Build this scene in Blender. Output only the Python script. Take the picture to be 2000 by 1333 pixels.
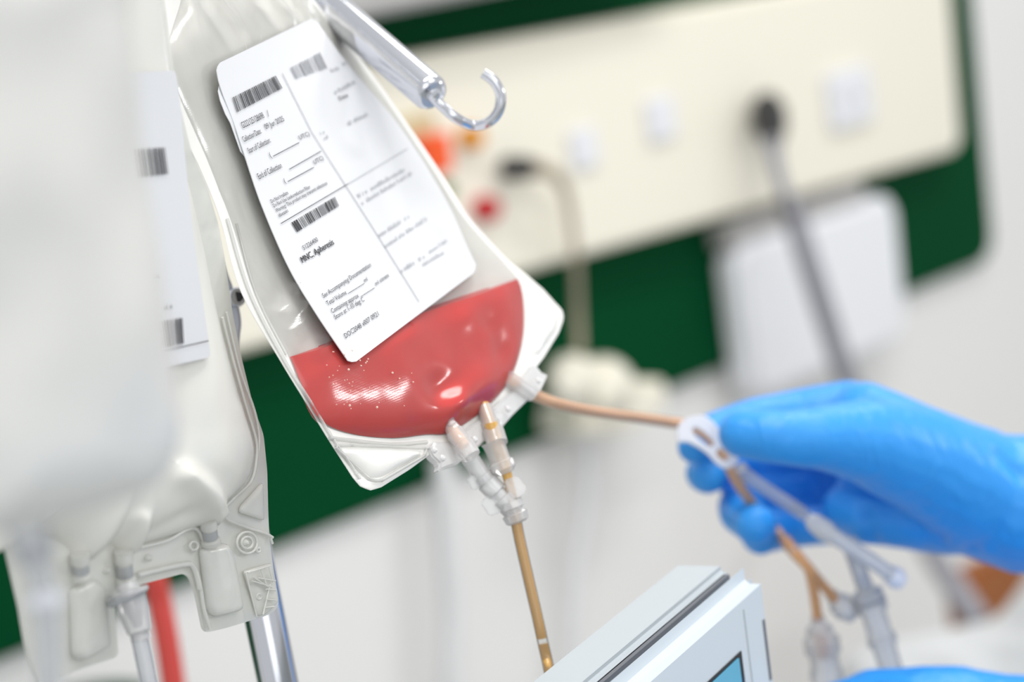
import bpy, bmesh, math, random
import numpy as np
from mathutils import Vector, Matrix, noise
from mathutils.bvhtree import BVHTree

# ------------------------------------------------------------------ camera, light, exposure
for o in list(bpy.data.objects):
    bpy.data.objects.remove(o)
SC = bpy.context.scene
COL = SC.collection
W, H, LENS = 2000, 1333, 85.0
F = LENS / 36.0 * W
AX = Vector((.927, .329, -1.0)).normalized()            # wall direction, seen from the camera
AZ = Vector((-.139, 1.0, .2)); AZ = (AZ - AX * AZ.dot(AX)).normalized()   # up, seen from the camera
AY = AZ.cross(AX)                                       # into the wall
ROT = Matrix((AX, AY, AZ))                              # camera space -> room space
CAM = Vector((0, 0, 1.45))
FOCUS = 0.73

cd = bpy.data.cameras.new('camera'); cam = bpy.data.objects.new('camera', cd); COL.objects.link(cam)
cam.matrix_world = Matrix.Translation(CAM) @ ROT.to_4x4()
cd.lens = LENS; cd.sensor_width = 36; cd.clip_start = .02; cd.clip_end = 50
cd.dof.use_dof = True; cd.dof.focus_distance = FOCUS; cd.dof.aperture_fstop = 7.0
SC.camera = cam

wd = bpy.data.worlds.new('world'); SC.world = wd; wd.use_nodes = True
wd.node_tree.nodes['Background'].inputs[0].default_value = (.96, .98, 1.0, 1)
wd.node_tree.nodes['Background'].inputs[1].default_value = .74

def area(name, loc, target, sx, sy, power, color):
    d = bpy.data.lights.new(name, 'AREA'); d.shape = 'RECTANGLE'; d.size = sx; d.size_y = sy
    d.energy = power; d.color = color
    o = bpy.data.objects.new(name, d); COL.objects.link(o); o.location = loc
    o.rotation_euler = (Vector(target) - Vector(loc)).to_track_quat('-Z', 'Y').to_euler()
    return o
area('ceiling_light', (.5, .1, 2.75), (.5, .1, 0), 1.2, .3, 14, (1, .98, .95))
area('ceiling_light', (1.9, .5, 2.75), (1.9, .5, 0), 1.2, .3, 16, (1, .98, .95))
def cam_space(x, y, z): return CAM + ROT @ Vector((x, y, z))
area('streak_light', cam_space(1.82, .54, -1.16), cam_space(-.04, 0, -.76), .36, .07, 5, (1, 1, 1))  # added lamp, placed and sized so the fluid mirrors a bright streak
area('unseen_soft_light', cam_space(1.3, 1.4, .6), cam_space(-.05, 0, -.8), 1.2, 1.2, 8.5, (.98, .99, 1.0))  # added key light, no window seen, kept out of the film's mirror angle
area('unseen_soft_light', (-.9, -1.5, 1.9), (.75, .6, 1.3), 1.4, 1.4, 8, (.97, .985, 1.0))  # unseen soft source behind the camera to the left

SC.view_settings.view_transform = 'Standard'
SC.view_settings.look = 'None'
SC.view_settings.exposure = 0.0
SC.view_settings.gamma = 1.0
SC.view_settings.use_curve_mapping = False
SC.cycles.transparent_max_bounces = 24
SC.cycles.max_bounces = 10

# ------------------------------------------------------------------ geometry helpers
def ray(x, y):
    return ROT @ Vector(((x - W / 2) / F, -(y - H / 2) / F, -1.0))
def U(x, y, d):                                          # a point seen at (x, y), d metres along the lens axis
    return CAM + ray(x, y) * d
WALL = 1.48
def UW(x, y, off=0.0):                                   # a point on a plane off metres before the wall
    r = ray(x, y); return CAM + r * ((WALL - off) / r.y)
def UP(x, y, p, n):
    r = ray(x, y); return CAM + r * ((p - CAM).dot(n) / r.dot(n))
def depth_of(p):
    return -(ROT.transposed() @ (p - CAM)).z
def px(m, d):                                            # metres -> pixels at distance d
    return m * F / d

def tag(o, label, cat, group=None, kind=None):
    o['label'] = label; o['category'] = cat
    if group: o['group'] = group
    if kind: o['kind'] = kind
    return o
def struct(o):
    o['kind'] = 'structure'; return o
def thing(name, loc, label, cat, group=None):
    o = bpy.data.objects.new(name, None); COL.objects.link(o); o.location = loc
    o.empty_display_size = .02
    return tag(o, label, cat, group)
def worldmat(o):
    m = Matrix.Translation(o.location)
    return worldmat(o.parent) @ m if o.parent else m
def link(name, me, mat, parent=None, smooth=True):
    """Link a mesh given in room coordinates; the origin goes to the parent's or the mesh's own middle."""
    o = bpy.data.objects.new(name, me); COL.objects.link(o)
    if smooth:
        me.polygons.foreach_set('use_smooth', [True] * len(me.polygons))
    if mat: me.materials.append(mat)
    n = len(me.vertices)
    co = np.empty(n * 3); me.vertices.foreach_get('co', co); co = co.reshape(-1, 3)
    c = (co.min(0) + co.max(0)) / 2
    co -= c; me.vertices.foreach_set('co', co.ravel()); me.update()
    base = Vector(c)
    if parent:
        o.parent = parent
        base = base - worldmat(parent).translation
    o.location = base
    return o
def mk(name, verts, faces, mat, parent=None, smooth=True):
    me = bpy.data.meshes.new(name)
    me.from_pydata([tuple(v) for v in verts], [], faces); me.validate(); me.update()
    bm = bmesh.new(); bm.from_mesh(me); bmesh.ops.recalc_face_normals(bm, faces=bm.faces); bm.to_mesh(me); bm.free()
    return link(name, me, mat, parent, smooth)
def mkbm(name, bm, mat, parent=None, smooth=False):
    me = bpy.data.meshes.new(name); bmesh.ops.recalc_face_normals(bm, faces=bm.faces); bm.to_mesh(me); bm.free()
    return link(name, me, mat, parent, smooth)
def autosmooth(o, ang=40):
    me = o.data
    bm = bmesh.new(); bm.from_mesh(me)
    for e in bm.edges:
        if len(e.link_faces) == 2 and e.calc_face_angle(0) > math.radians(ang): e.smooth = False
    for f in bm.faces: f.smooth = True
    bm.to_mesh(me); bm.free(); return o

def catmull(pts, n=8, closed=False):
    pts = [np.array(p, float) for p in pts]; out = []; m = len(pts)
    for i in range(m if closed else m - 1):
        if closed: p0, p1, p2, p3 = pts[i - 1], pts[i], pts[(i + 1) % m], pts[(i + 2) % m]
        else: p0, p1, p2, p3 = pts[max(i - 1, 0)], pts[i], pts[i + 1], pts[min(i + 2, m - 1)]
        for k in range(n):
            t = k / n
            out.append(.5 * (2 * p1 + (p2 - p0) * t + (2 * p0 - 5 * p1 + 4 * p2 - p3) * t * t + (3 * p1 - p0 - 3 * p2 + p3) * t ** 3))
    if not closed: out.append(pts[-1])
    return out
def resample(pts, n, closed=True):
    p = np.array(pts, float)
    if closed: p = np.vstack([p, p[:1]])
    s = np.concatenate([[0], np.cumsum(np.linalg.norm(np.diff(p, axis=0), axis=1))])
    q = np.linspace(0, s[-1], n, endpoint=not closed)
    return np.stack([np.interp(q, s, p[:, k]) for k in range(p.shape[1])], 1)
def roundpoly(pts, r, n=5):
    """Round the corners of a closed polygon; r is one radius or one per corner."""
    out = []; m = len(pts); P = [np.array(p, float) for p in pts]
    for i in range(m):
        ri = r[i] if isinstance(r, (list, tuple)) else r
        a, b, c = P[i - 1], P[i], P[(i + 1) % m]
        la, lc = np.linalg.norm(a - b), np.linalg.norm(c - b)
        ri_ = min(ri, la * .48, lc * .48)
        if ri_ <= 1e-9: out.append(b); continue
        s, e = b + (a - b) / la * ri_, b + (c - b) / lc * ri_
        for k in range(n + 1):
            t = k / n; out.append((1 - t) ** 2 * s + 2 * t * (1 - t) * b + t * t * e)
    return out

def sweep(bm, pts, rad, seg=14, caps=True):
    """A round tube through room points; rad is one radius or one per point."""
    P = [Vector(p) for p in pts]; n = len(P)
    R = rad if isinstance(rad, (list, tuple)) else [rad] * n
    t0 = (P[1] - P[0]).normalized()
    ref = t0.orthogonal().normalized(); rings = []
    for i in range(n):
        t = (P[min(i + 1, n - 1)] - P[max(i - 1, 0)]).normalized()
        ref = (ref - t * ref.dot(t)).normalized(); b = t.cross(ref)
        rings.append([bm.verts.new(P[i] + (ref * math.cos(2 * math.pi * k / seg) + b * math.sin(2 * math.pi * k / seg)) * R[i]) for k in range(seg)])
    for i in range(n - 1):
        for k in range(seg):
            bm.faces.new((rings[i][k], rings[i][(k + 1) % seg], rings[i + 1][(k + 1) % seg], rings[i + 1][k]))
    if caps:
        bm.faces.new(rings[0][::-1]); bm.faces.new(rings[-1])
def tube(name, pts, rad, mat, parent=None, seg=14, smooth_n=6, ang=50):
    if smooth_n:
        if isinstance(rad, (list, tuple)):
            q = catmull([tuple(p) + (r,) for p, r in zip(pts, rad)], smooth_n)
            pts = [Vector(v[:3]) for v in q]; rad = [float(v[3]) for v in q]
        else: pts = [Vector(v) for v in catmull([tuple(p) for p in pts], smooth_n)]
    bm = bmesh.new(); sweep(bm, pts, rad, seg)
    return autosmooth(mkbm(name, bm, mat, parent, True), ang)
def lathe(name, a, b, prof, mat, parent=None, seg=24, ang=35):
    """prof: (position along a->b as 0..1, radius) pairs."""
    pts = [a.lerp(b, t) for t, r in prof]; axis = (b - a).normalized()
    ref = axis.orthogonal().normalized(); bi = axis.cross(ref)
    bm = bmesh.new(); rings = []
    for p, (t, r) in zip(pts, prof):
        rings.append([bm.verts.new(p + (ref * math.cos(2 * math.pi * k / seg) + bi * math.sin(2 * math.pi * k / seg)) * max(r, 1e-5)) for k in range(seg)])
    for i in range(len(rings) - 1):
        for k in range(seg):
            bm.faces.new((rings[i][k], rings[i][(k + 1) % seg], rings[i + 1][(k + 1) % seg], rings[i + 1][k]))
    bm.faces.new(rings[0][::-1]); bm.faces.new(rings[-1])
    return autosmooth(mkbm(name, bm, mat, parent, True), ang)
def prism(name, poly, n, th, mat, parent=None, bevel=0.0, seg=2, holes=(), ang=35):
    """A flat plate: room points of one outline (plus holes), thickened by th along n."""
    bm = bmesh.new(); loops = []
    for pl in [poly] + list(holes):
        vs = [bm.verts.new(p) for p in pl]
        es = [bm.edges.new((vs[i], vs[(i + 1) % len(vs)])) for i in range(len(vs))]; loops.append(es)
    if holes:
        bmesh.ops.triangle_fill(bm, use_beauty=True, use_dissolve=False, edges=[e for l in loops for e in l])
    else:
        bmesh.ops.contextual_create(bm, geom=loops[0])
    faces = bm.faces[:]
    r = bmesh.ops.extrude_face_region(bm, geom=faces)
    bmesh.ops.translate(bm, verts=[v for v in r['geom'] if isinstance(v, bmesh.types.BMVert)], vec=n * th)
    bmesh.ops.recalc_face_normals(bm, faces=bm.faces)
    if bevel:
        es = [e for e in bm.edges if len(e.link_faces) == 2 and e.calc_face_angle(0) > math.radians(60)]
        bmesh.ops.bevel(bm, geom=es, offset=bevel, segments=seg, affect='EDGES', clamp_overlap=True)
    return autosmooth(mkbm(name, bm, mat, parent, True), ang)
def obox(name, o, ax, ay, az, lo, hi, mat, parent=None, bevel=0.0, seg=3):
    """A box in the frame o, ax, ay, az from lo to hi."""
    bm = bmesh.new(); vs = []
    for i in range(8):
        c = [hi[k] if (i >> k) & 1 else lo[k] for k in range(3)]
        vs.append(bm.verts.new(o + ax * c[0] + ay * c[1] + az * c[2]))
    for f in ((0, 1, 3, 2), (4, 6, 7, 5), (0, 4, 5, 1), (2, 3, 7, 6), (0, 2, 6, 4), (1, 5, 7, 3)):
        bm.faces.new([vs[k] for k in f])
    bmesh.ops.recalc_face_normals(bm, faces=bm.faces)
    if bevel: bmesh.ops.bevel(bm, geom=bm.edges[:], offset=bevel, segments=seg, affect='EDGES', clamp_overlap=True)
    return autosmooth(mkbm(name, bm, mat, parent, True), 30)

def pillow_bm(outline, A, B, depth, nrm, Hf, Hb, N=150, K=26, p=2.2, q=.6, wr=None, scale=1.0, inset=0.0):
    """A closed cushion: outline around the spine A-B in view space, given real depth and thickness."""
    out = resample(outline, N); A = np.array(A, float); B = np.array(B, float); AB = B - A
    fr, bk, faces = [], [], []
    cen = []
    for P in out:
        t = np.clip(np.dot(P - A, AB) / np.dot(AB, AB), 0, 1); cen.append(A + AB * t)
    for k in range(K + 1):
        r = 1 - (1 - k / K) ** 1.7
        r = r * (1 - inset)
        h = max(0.0, 1 - r ** p) ** q
        for P, c in zip(out, cen):
            x, y = c + (P - c) * r
            b = U(x, y, depth(x, y))
            hf = Hf(x, y) if callable(Hf) else Hf; hb = Hb(x, y) if callable(Hb) else Hb
            w = wr(x, y) * min(1, h * 1.5) if wr else 0.0
            if k == K and inset == 0: fr.append(b); bk.append(b)
            else: fr.append(b + nrm * (hf * h * scale + w)); bk.append(b - nrm * (hb * h * scale))
    n = N
    for k in range(K):
        for i in range(n):
            j = (i + 1) % n
            faces.append((k * n + i, k * n + j, (k + 1) * n + j, (k + 1) * n + i))
    off = len(fr); last = K * n
    bf = [tuple(off + v for v in f[::-1]) for f in faces]
    me = bpy.data.meshes.new('pillow'); me.from_pydata(fr + bk, [], faces + bf)
    bm = bmesh.new(); bm.from_mesh(me); bpy.data.meshes.remove(me)
    bmesh.ops.remove_doubles(bm, verts=bm.verts, dist=1e-5)
    bmesh.ops.recalc_face_normals(bm, faces=bm.faces)
    return bm
def pillow(name, outline, A, B, depth, nrm, Hf, Hb, mat, parent=None, **k):
    return mkbm(name, pillow_bm(outline, A, B, depth, nrm, Hf, Hb, **k), mat, parent, True)

# ------------------------------------------------------------------ materials
def srgb(r, g, b):
    f = lambda c: (c / 12.92 if c <= .04045 else ((c + .055) / 1.055) ** 2.4)
    return (f(r / 255), f(g / 255), f(b / 255), 1)
def mat(name, col, rough=.5, metal=0., bump=0., bscale=40., var=.03, coat=0., sss=0., vscale=12., spec=.5):
    m = bpy.data.materials.new(name); m.use_nodes = True; nt = m.node_tree; N, L = nt.nodes, nt.links
    b = N['Principled BSDF']; b.inputs['Roughness'].default_value = rough; b.inputs['Metallic'].default_value = metal
    b.inputs['Coat Weight'].default_value = coat; b.inputs['Specular IOR Level'].default_value = spec
    tc = N.new('ShaderNodeTexCoord')
    nz = N.new('ShaderNodeTexNoise'); nz.inputs['Scale'].default_value = vscale; nz.inputs['Detail'].default_value = 4
    L.new(tc.outputs['Object'], nz.inputs['Vector'])
    mx = N.new('ShaderNodeMix'); mx.data_type = 'RGBA'
    mx.inputs['A'].default_value = tuple(c * (1 - var) for c in col[:3]) + (1,)
    mx.inputs['B'].default_value = tuple(min(1, c * (1 + var)) for c in col[:3]) + (1,)
    L.new(nz.outputs['Fac'], mx.inputs['Factor']); L.new(mx.outputs['Result'], b.inputs['Base Color'])
    if sss:
        b.inputs['Subsurface Weight'].default_value = sss; b.inputs['Subsurface Radius'].default_value = (.006, .003, .003)
        b.inputs['Subsurface Scale'].default_value = 1.0
    if bump:
        n2 = N.new('ShaderNodeTexNoise'); n2.inputs['Scale'].default_value = bscale; n2.inputs['Detail'].default_value = 5
        L.new(tc.outputs['Object'], n2.inputs['Vector'])
        bp = N.new('ShaderNodeBump'); bp.inputs['Strength'].default_value = bump; bp.inputs['Distance'].default_value = .002
        L.new(n2.outputs['Fac'], bp.inputs['Height']); L.new(bp.outputs['Normal'], b.inputs['Normal'])
    return m
def film(name, col, alpha, rough=.15, wr=.25, wscale=30., dots=0., tl=.5, gloss=.05, stretch=(1, 1, 1), dist=.004):
    """Thin clear or milky plastic: part see-through, part scattering, with a glossy skin."""
    m = bpy.data.materials.new(name); m.use_nodes = True; nt = m.node_tree; N, L = nt.nodes, nt.links
    N.remove(N['Principled BSDF']); out = N['Material Output']
    tr = N.new('ShaderNodeBsdfTransparent'); df = N.new('ShaderNodeBsdfDiffuse'); ts = N.new('ShaderNodeBsdfTranslucent')
    gl = N.new('ShaderNodeBsdfGlossy'); gl.inputs['Roughness'].default_value = rough
    tr.inputs[0].default_value = (.98, .98, .97, 1)
    df.inputs[0].default_value = col; ts.inputs[0].default_value = col
    m1 = N.new('ShaderNodeMixShader'); m1.inputs[0].default_value = tl
    L.new(df.outputs[0], m1.inputs[1]); L.new(ts.outputs[0], m1.inputs[2])
    m2 = N.new('ShaderNodeMixShader'); m2.inputs[0].default_value = alpha
    L.new(tr.outputs[0], m2.inputs[1]); L.new(m1.outputs[0], m2.inputs[2])
    fr = N.new('ShaderNodeFresnel'); fr.inputs[0].default_value = 1.45
    ad = N.new('ShaderNodeMath'); ad.operation = 'MULTIPLY_ADD'; ad.inputs[1].default_value = .8; ad.inputs[2].default_value = gloss
    ad.use_clamp = True
    L.new(fr.outputs[0], ad.inputs[0])
    m3 = N.new('ShaderNodeMixShader'); L.new(ad.outputs[0], m3.inputs[0]); L.new(m2.outputs[0], m3.inputs[1]); L.new(gl.outputs[0], m3.inputs[2])
    L.new(m3.outputs[0], out.inputs[0])
    tc = N.new('ShaderNodeTexCoord'); mp = N.new('ShaderNodeMapping'); mp.inputs['Scale'].default_value = stretch
    L.new(tc.outputs['Object'], mp.inputs[0])
    nz = N.new('ShaderNodeTexNoise'); nz.inputs['Scale'].default_value = wscale; nz.inputs['Detail'].default_value = 2.5
    nz.inputs['Distortion'].default_value = .6; L.new(mp.outputs[0], nz.inputs['Vector'])
    bp = N.new('ShaderNodeBump'); bp.inputs['Strength'].default_value = wr; bp.inputs['Distance'].default_value = dist
    L.new(nz.outputs['Fac'], bp.inputs['Height']); last = bp
    if dots:
        vo = N.new('ShaderNodeTexVoronoi'); vo.inputs['Scale'].default_value = 1500; vo.inputs['Randomness'].default_value = .12
        L.new(tc.outputs['Object'], vo.inputs['Vector'])
        b2 = N.new('ShaderNodeBump'); b2.inputs['Strength'].default_value = dots; b2.inputs['Distance'].default_value = .0003
        L.new(vo.outputs['Distance'], b2.inputs['Height']); L.new(bp.outputs[0], b2.inputs['Normal']); last = b2
    for s in (df, ts, gl, fr):
        L.new(last.outputs[0], s.inputs['Normal'])
    return m

M = dict(
    wall=mat('white wall paint', srgb(236, 235, 233), .7, bump=.05, bscale=60, var=.01),
    floor=mat('grey vinyl floor', srgb(170, 172, 170), .4, bump=.03),
    green=mat('dark green board', srgb(0, 66, 35), .6, bump=.02, var=.03, spec=.05),
    cream=mat('cream panel enamel', srgb(243, 238, 222), .4, var=.01),
    greybar=mat('grey metal rail', srgb(176, 174, 172), .45, var=.02),
    white=mat('white plastic', srgb(238, 239, 243), .45, var=.01),
    socket=mat('pale socket plastic', srgb(232, 233, 238), .4, var=.01),
    tan=mat('tan bracket plastic', srgb(205, 190, 150), .5, var=.02),
    orange=mat('orange plastic', srgb(244, 92, 34), .45, var=.02),
    amber=mat('amber plastic', srgb(220, 145, 20), .4, var=.02),
    red=mat('red plastic', srgb(190, 22, 34), .4, var=.03),
    moss=mat('green plastic', srgb(92, 120, 62), .45, var=.03),
    black=mat('black rubber', srgb(28, 28, 30), .5, var=.05),
    hose=mat('grey hose rubber', srgb(146, 146, 154), .5, var=.03),
    cable=mat('pale grey cable', srgb(226, 226, 227), .5, var=.02),
    browncable=mat('brown grey cable', srgb(176, 164, 144), .5, var=.02),
    redtube=mat('red rubber tube', srgb(205, 70, 62), .4, var=.03),
    wood=mat('brown wood', srgb(150, 88, 40), .5, bump=.1, bscale=30, var=.15),
    sheet=mat('pale grey sheet', srgb(206, 208, 210), .8, bump=.2, bscale=20, var=.03),
    chrome=mat('chrome', (.66, .67, .71, 1), .16, 1.0, var=.02),
    steel=mat('dark steel', (.30, .30, .32, 1), .3, 1.0, var=.03),
    clampgrey=mat('grey painted clamp', srgb(196, 202, 212), .4, var=.02),
    paper=mat('white label paper', srgb(218, 219, 222), .36, bump=.02, bscale=300, var=.004),
    print=mat('label print', srgb(44, 44, 48), .6, var=.1),
    printlight=mat('faint label print', srgb(160, 162, 166), .6, var=.1),
    liquid=mat('red cell suspension', srgb(226, 22, 10), .3, var=.08, sss=.15, vscale=60),
    foam=mat('pale pink foam', srgb(240, 205, 190), .5, var=.06, vscale=300, bump=.3, bscale=800),
    amberliq=mat('amber fluid', srgb(216, 168, 84), .25, var=.03, coat=.5),
    tanliq=mat('tan fluid', srgb(246, 196, 152), .3, var=.03, coat=.5),
    brownliq=mat('peach brown fluid', srgb(214, 158, 104), .25, var=.03, coat=.5),
    glove0=mat('blue nitrile glove', (.028, .32, .84, 1), .42, bump=.4, bscale=90, var=.04, vscale=30),
    skin=mat('brown skin', srgb(150, 92, 56), .5, var=.05),
    casing=mat('pale grey instrument plastic', srgb(204, 213, 220), .38, bump=.02, bscale=800, var=.01),
    casing2=mat('grey instrument plastic', srgb(182, 190, 195), .42, bump=.02, bscale=800, var=.01),
    slot=mat('dark gap', srgb(104, 107, 114), .6),
    screenblack=mat('black screen border', srgb(8, 10, 16), .15),
    screenblue=mat('blue screen glass', srgb(96, 176, 210), .12, var=.05),
    clampwhite=mat('white clamp plastic', srgb(236, 238, 246), .35, var=.01),
    pouch=film('clear pouch film', (.98, .97, .93, 1), .06, .16, .22, 22., dots=.06, gloss=.01, dist=.005, tl=.2),
    flange=film('welded film edge', (.99, .98, .94, 1), .88, .16, .55, 34., gloss=.02, tl=.12, dist=.003),
    weld=film('weld bead', (.97, .97, .95, 1), .65, .15, .05, 60., gloss=.03),
    milky=film('milky fluid bag', (.97, .96, .90, 1), .92, .18, .35, 14., gloss=.0, dots=.12, tl=.15),
    milkyflange=film('milky bag edge', (.99, .99, .93, 1), .7, .2, .25, 50., gloss=.02, tl=.18),
    milkyraised=film('raised milky moulding', (.99, .99, .94, 1), .68, .2, .2, 60., gloss=.03, tl=.2),
    nearbag=film('cloudy near bag', (.86, .855, .82, 1), .95, .3, .3, 8., gloss=.0, tl=.15),
    clear=film('clear hard plastic', (.99, .99, 1.0, 1), .5, .08, .12, 120., gloss=.04, tl=.25),
    tubewall=film('clear tube wall', (.98, .97, .95, 1), .12, .1, .05, 120., gloss=.0),
    frosted=film('frosted port plastic', (.98, .98, .98, 1), .7, .18, .3, 120., gloss=.03, tl=.25),
    smoke=film('smoky clear tube', (.78, .80, .86, 1), .5, .12, .1, 80., gloss=.04),
)

def glove_mat():
    m = M['glove0']; nt = m.node_tree; N, L = nt.nodes, nt.links; b = N['Principled BSDF']
    tc = N.new('ShaderNodeTexCoord'); mp = N.new('ShaderNodeMapping'); mp.inputs['Scale'].default_value = (1.0, 1.0, .35)
    mp.inputs['Rotation'].default_value = (.3, .4, .2); L.new(tc.outputs['Object'], mp.inputs[0])
    nz = N.new('ShaderNodeTexNoise'); nz.inputs['Scale'].default_value = 95; nz.inputs['Detail'].default_value = 3; nz.inputs['Distortion'].default_value = 1.2
    L.new(mp.outputs[0], nz.inputs['Vector'])
    bp = N.new('ShaderNodeBump'); bp.inputs['Strength'].default_value = .55; bp.inputs['Distance'].default_value = .003
    L.new(nz.outputs['Fac'], bp.inputs['Height']); L.new(bp.outputs[0], b.inputs['Normal'])
    return m
M['glove'] = glove_mat()

# ------------------------------------------------------------------ room shell
VX, VY, VZ = Vector((1, 0, 0)), Vector((0, 1, 0)), Vector((0, 0, 1))
z0 = CAM.z
struct(obox('wall_back', Vector((0, WALL, 0)), VX, VY, VZ, (-2, 0, 0), (6, .12, 2.9), M['wall']))
struct(obox('floor', Vector((0, 0, 0)), VX, VY, VZ, (-2, -3, -.08), (6, WALL, 0), M['floor']))
struct(obox('trim_1', Vector((0, WALL, z0)), VX, VY, VZ, (-.6, -.10, -.108), (1.78, 0, .02), M['greybar'], None, .006))

# green board with rounded corners
bz0, bz1, bx0, bx1 = z0 - .523, z0 - .095, -.4, 2.385
pl = roundpoly([(bx0, bz0), (bx1 - .012, bz0), (bx1, bz1), (bx0, bz1)], .035, 8)
tag(prism('wall_board', [Vector((x, WALL, z)) for x, z in pl], -VY, .014, M['green'], None, .004),
    'wide dark green board fixed along the white wall behind the cream panel', 'wall board')

# cream service panel on the board
pan = thing('service_panel', Vector((1.2, WALL - .014, z0 - .38)), 'long cream service panel with coloured knobs mounted on the green board', 'service panel')
PD = .05                                                # how far the face stands off the wall
def face(x, y, off=0): return UW(x, y, PD + off)
c0, c1 = face(480, 688), face(1882, 293)
sl = (c1.z - c0.z) / (c1.x - c0.x)
t0, t1 = face(679, 133), face(1300, 22)
def zb(x): return c0.z + sl * (x - c0.x)
def zt(x): return (t0.z + t1.z) / 2 + sl * (x - (t0.x + t1.x) / 2)
xl, xr = -.3, c1.x
pl = roundpoly([(xl, zb(xl)), (xr, zb(xr)), (xr + .01, zt(xr)), (xl, zt(xl))], .02, 6)
prism('panel_body', [Vector((x, WALL - .014, z)) for x, z in pl], -VY, PD - .014, M['cream'], pan, .006)
def wplate(name, x, y, w, h, r, th, m, parent, bev=.002, off=0.0):
    c = face(x, y, off); s = depth_of(c) / F
    w *= s * 1.45; h *= s
    p = roundpoly([(-w / 2, -h / 2), (w / 2, -h / 2), (w / 2, h / 2), (-w / 2, h / 2)], r * s, 5)
    return prism(name, [c + VX * a + VZ * b for a, b in p], -VY, th, m, parent, bev)
def wknob(name, x, y, r, th, m, parent, taper=.85):
    c = face(x, y); s = depth_of(c) / F * r
    return lathe(name, c, c - VY * th, [(0, s), (.6, s), (.85, s * .95), (1, s * taper)], m, parent)
so = wplate('socket_plate', 1652, 190, 100, 110, 8, .008, M['socket'], pan)
for dx in (-14, 14): 
    o = wknob('socket_hole', 1652 + dx, 196 - dx * .28, 7, .0085, M['hose'], so, .98)
wplate('socket_plate', 1285, 232, 58, 84, 6, .006, M['socket'], pan)
wplate('socket_plate', 1135, 290, 54, 78, 6, .006, M['socket'], pan)
wplate('tan_bracket', 788, 252, 90, 46, 5, .012, M['tan'], pan)
wplate('orange_module', 812, 302, 48, 74, 8, .03, M['orange'], pan, .004)
wknob('amber_knob', 908, 270, 23, .016, M['amber'], pan)
wknob('red_knob', 938, 408, 25, .016, M['red'], pan)
wknob('green_knob', 850, 374, 22, .016, M['moss'], pan)

# black jack plug and its cable on the panel
jk = thing('jack_lead', face(1000, 326), 'short black jack plug with a brown grey lead curving down the cream panel', 'cable')
lathe('plug', face(982, 328, .012), face(1050, 328, .026), [(0, .008), (.1, .010), (.75, .010), (.8, .008), (1, .007)], M['black'], jk)
tube('lead', [face(1045, 326, .03), face(1080, 338, .032), face(1104, 372, .03), face(1116, 430, .026), face(1124, 500, .02), UW(1128, 600, .05), UW(1132, 690, .05)],
     [.007, .006, .005, .0042, .004, .004, .004], M['browncable'], jk)

# cream call unit on the board edge, with cords below
cu = thing('call_unit', UW(1130, 850, .014), 'cream rounded wall unit with two round lobes where the green board ends', 'wall unit')
pl = roundpoly([(1040, 845), (1052, 770), (1130, 742), (1212, 735), (1212, 800), (1130, 838)], 22, 5)
prism('unit_body', [UW(x, y, .014) for x, y in pl], -VY, .06, M['cream'], cu, .008)
lathe('lobe', UW(1118, 762, .02), UW(1118, 738, .085), [(0, .026), (.6, .026), (.9, .022), (1, .014)], M['cream'], cu)
lathe('lobe', UW(1178, 768, .02), UW(1178, 752, .085), [(0, .029), (.6, .029), (.9, .024), (1, .015)], M['cream'], cu)
tag(tube('hanging_cord', [UW(1142, 838, .05), UW(1146, 900, .04), UW(1142, 1000, .035), UW(1126, 1100, .03), UW(1120, 1250, .03), UW(1125, 1420, .03), UW(1180, 1900, .03)], .0075, M['cable']),
    'pale grey cord hanging down the white wall below the cream unit', 'cord')
tag(tube('hanging_cord', [UW(862, 895, .016 + .02), UW(868, 960, .04), UW(874, 1080, .04), UW(882, 1200, .04), UW(886, 1420, .04), UW(960, 1900, .04)], .0105, M['cable']),
    'thicker pale grey cord on the white wall left of the amber tube', 'cord')

# white dispenser with bracket, hung below the panel
db = thing('dispenser', UW(1600, 800, .014), 'white rounded wall dispenser hanging under the right end of the cream panel', 'dispenser')
a, b = UW(1436, 436, .05), UW(1756, 400, .05)
top = min((a.z + b.z) / 2, zb(b.x) - .024); bot = UW(1470, 790, .05).z
pl = roundpoly([(a.x, bot), (b.x - .005, bot), (b.x, top), (a.x, top)], .028, 6)
prism('housing', [Vector((x, WALL - .014, z)) for x, z in pl], -VY, .036, M['white'], db, .008, 3)
obox('bracket', Vector((a.x, WALL - .014, top)), VX, VY, VZ, (.0, -.03, -.004), (b.x - a.x - .05, 0, .022), M['greybar'], db, .003)

# black plug with grey hose crossing the dispenser
hz = thing('gas_hose', face(1500, 235), 'grey hose with a black bulb plug running from the panel behind the gloved hand', 'hose')
p1, p2 = face(1497, 196, .012), face(1512, 292, .055)
lathe('plug', p1, p2, [(0, .006), (.05, .013), (.25, .0175), (.55, .0165), (.8, .010), (1, .007)], M['black'], hz)
tube('neck', [face(1508, 275, .05), face(1518, 330, .06), face(1532, 376, .066), face(1546, 405, .07)], [.0085, .0065, .0065, .009], M['hose'], hz)
lathe('collar', face(1538, 388, .068), face(1552, 424, .075), [(0, .0085), (.1, .012), (.9, .012), (1, .009)], M['steel'], hz)
tube('hose_line', [face(1549, 416, .07), face(1582, 520, .08), face(1618, 632, .085), face(1656, 742, .09), face(1735, 905, .10), face(1818, 1075, .2), face(1868, 1152, .30), face(1912, 1216, .33)],
     .0112, M['hose'], hz)

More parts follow.
